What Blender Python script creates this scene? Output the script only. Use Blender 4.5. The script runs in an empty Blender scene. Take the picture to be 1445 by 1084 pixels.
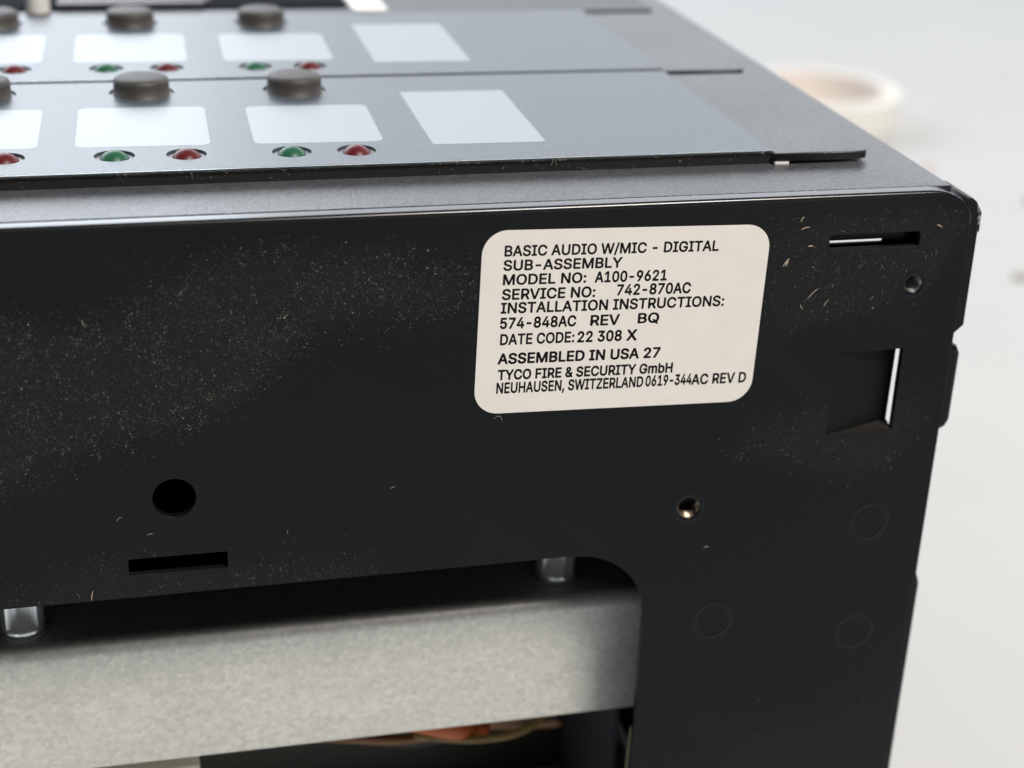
import bpy, bmesh, math, random, json
from mathutils import Matrix, Vector, noise as mnoise

random.seed(7)
S = 0.001                                  # everything below is written in millimetres
scene = bpy.context.scene
COL = scene.collection

# ------------------------------------------------------------------ camera
cam = bpy.data.cameras.new('camera')
cam_ob = bpy.data.objects.new('camera', cam)
COL.objects.link(cam_ob)
right, down, fwd = (Vector((0.9705543, -0.23801958, 0.0370275)),
                    Vector((-0.06423715, -0.40389525, -0.9125471)),
                    Vector((0.23215931, 0.88329797, -0.40729197)))
m = Matrix((right, -down, -fwd)).transposed().to_4x4()
m.translation = Vector((-121.870, -206.659, 69.703)) * S
cam_ob.matrix_world = m
cam.sensor_width = 36.0
cam.lens = 58.37
cam.clip_start = 0.01
cam.clip_end = 20.0
cam.dof.use_dof = True
cam.dof.focus_distance = 0.232
cam.dof.aperture_fstop = 16.0
scene.camera = cam_ob

# ------------------------------------------------------------------ world and lamps
world = bpy.data.worlds.new('World')
scene.world = world
world.use_nodes = True
wn, wl = world.node_tree.nodes, world.node_tree.links
bg = wn['Background']
tc = wn.new('ShaderNodeTexCoord'); sx = wn.new('ShaderNodeSeparateXYZ')
rmp = wn.new('ShaderNodeValToRGB')
wl.new(tc.outputs['Generated'], sx.inputs[0])
mr = wn.new('ShaderNodeMapRange'); mr.inputs['From Min'].default_value = -1; mr.inputs['From Max'].default_value = 1
wl.new(sx.outputs['Z'], mr.inputs['Value']); wl.new(mr.outputs['Result'], rmp.inputs['Fac'])
e = rmp.color_ramp.elements
stops = [(0.495, (0.0, 0.0, 0.0)),            # below the horizon: see the floor term
         (0.512, (0.45, 0.47, 0.49)), (0.590, (0.98, 1.03, 1.09)),   # pale walls, brighter higher up
         (0.645, (3.00, 3.17, 3.40)), (0.720, (3.10, 3.27, 3.50)),
         (0.810, (0.30, 0.30, 0.30)), (1.0, (0.22, 0.22, 0.22))]     # ceiling in shade
while len(e) < len(stops): e.new(0.5)
for el, (p_, c_) in zip(e, stops): el.position = p_; el.color = (*c_, 1)
# the wall behind the unit is the bright one; the room in front of it is dim
rm2 = wn.new('ShaderNodeValToRGB'); mr2 = wn.new('ShaderNodeMapRange')
mr2.inputs['From Min'].default_value = -1; mr2.inputs['From Max'].default_value = 1
wl.new(sx.outputs['Y'], mr2.inputs['Value']); wl.new(mr2.outputs['Result'], rm2.inputs['Fac'])
rm2.color_ramp.elements[0].position = 0.52; rm2.color_ramp.elements[0].color = (0.015, 0.015, 0.015, 1)
rm2.color_ramp.elements[1].position = 0.70; rm2.color_ramp.elements[1].color = (1, 1, 1, 1)
mul = wn.new('ShaderNodeMix'); mul.data_type = 'RGBA'; mul.blend_type = 'MULTIPLY'; mul.inputs['Factor'].default_value = 1
wl.new(rmp.outputs['Color'], mul.inputs['A']); wl.new(rm2.outputs['Color'], mul.inputs['B'])
flr = wn.new('ShaderNodeValToRGB'); wl.new(mr.outputs['Result'], flr.inputs['Fac'])
flr.color_ramp.elements[0].position = 0.42; flr.color_ramp.elements[0].color = (1.32, 1.40, 1.44, 1)   # dim grey floor of the room
flr.color_ramp.elements[1].position = 0.50; flr.color_ramp.elements[1].color = (0, 0, 0, 1)
add = wn.new('ShaderNodeMix'); add.data_type = 'RGBA'; add.blend_type = 'ADD'; add.inputs['Factor'].default_value = 1
wl.new(mul.outputs['Result'], add.inputs['A'])
cl = wn.new('ShaderNodeTexNoise'); cl.inputs['Scale'].default_value = 2.3; cl.inputs['Detail'].default_value = 2.0    # light and dark things standing about
wl.new(tc.outputs['Generated'], cl.inputs['Vector'])
clr = wn.new('ShaderNodeValToRGB'); wl.new(cl.outputs['Fac'], clr.inputs['Fac'])
clr.color_ramp.elements[0].position = 0.36; clr.color_ramp.elements[0].color = (0.40, 0.40, 0.41, 1)
clr.color_ramp.elements[1].position = 0.60; clr.color_ramp.elements[1].color = (1.0, 1.0, 1.0, 1)
fm = wn.new('ShaderNodeMix'); fm.data_type = 'RGBA'; fm.blend_type = 'MULTIPLY'; fm.inputs['Factor'].default_value = 1
wl.new(flr.outputs['Color'], fm.inputs['A']); wl.new(clr.outputs['Color'], fm.inputs['B'])
wl.new(fm.outputs['Result'], add.inputs['B'])
wl.new(add.outputs['Result'], bg.inputs['Color'])
bg.inputs['Strength'].default_value = 0.9

def area(name, loc, target, sx_, sy_, power, color):
    L = bpy.data.lights.new(name, 'AREA'); L.shape = 'RECTANGLE'
    L.size, L.size_y = sx_, sy_; L.energy = power; L.color = color
    o = bpy.data.objects.new(name, L); COL.objects.link(o)
    o.location = loc
    o.rotation_euler = (Vector(target) - Vector(loc)).to_track_quat('-Z', 'Y').to_euler()
    return o

area('window_light', (-0.50, 1.45, 0.66), (-0.05, 0.05, 0), 1.15, 0.85, 9.5, (0.84, 0.92, 1.0))
area('key_light', (0.45, -0.84, 1.40), (-0.06, 0.0, -0.05), 0.48, 0.48, 40.0, (1.0, 0.95, 0.89))

scene.view_settings.view_transform = 'Standard'
scene.view_settings.look = 'None'
scene.view_settings.exposure = 0.0
scene.view_settings.gamma = 1.0
scene.view_settings.use_curve_mapping = False
scene.render.engine = 'CYCLES'
scene.cycles.use_denoising = True
scene.cycles.max_bounces = 8

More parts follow.
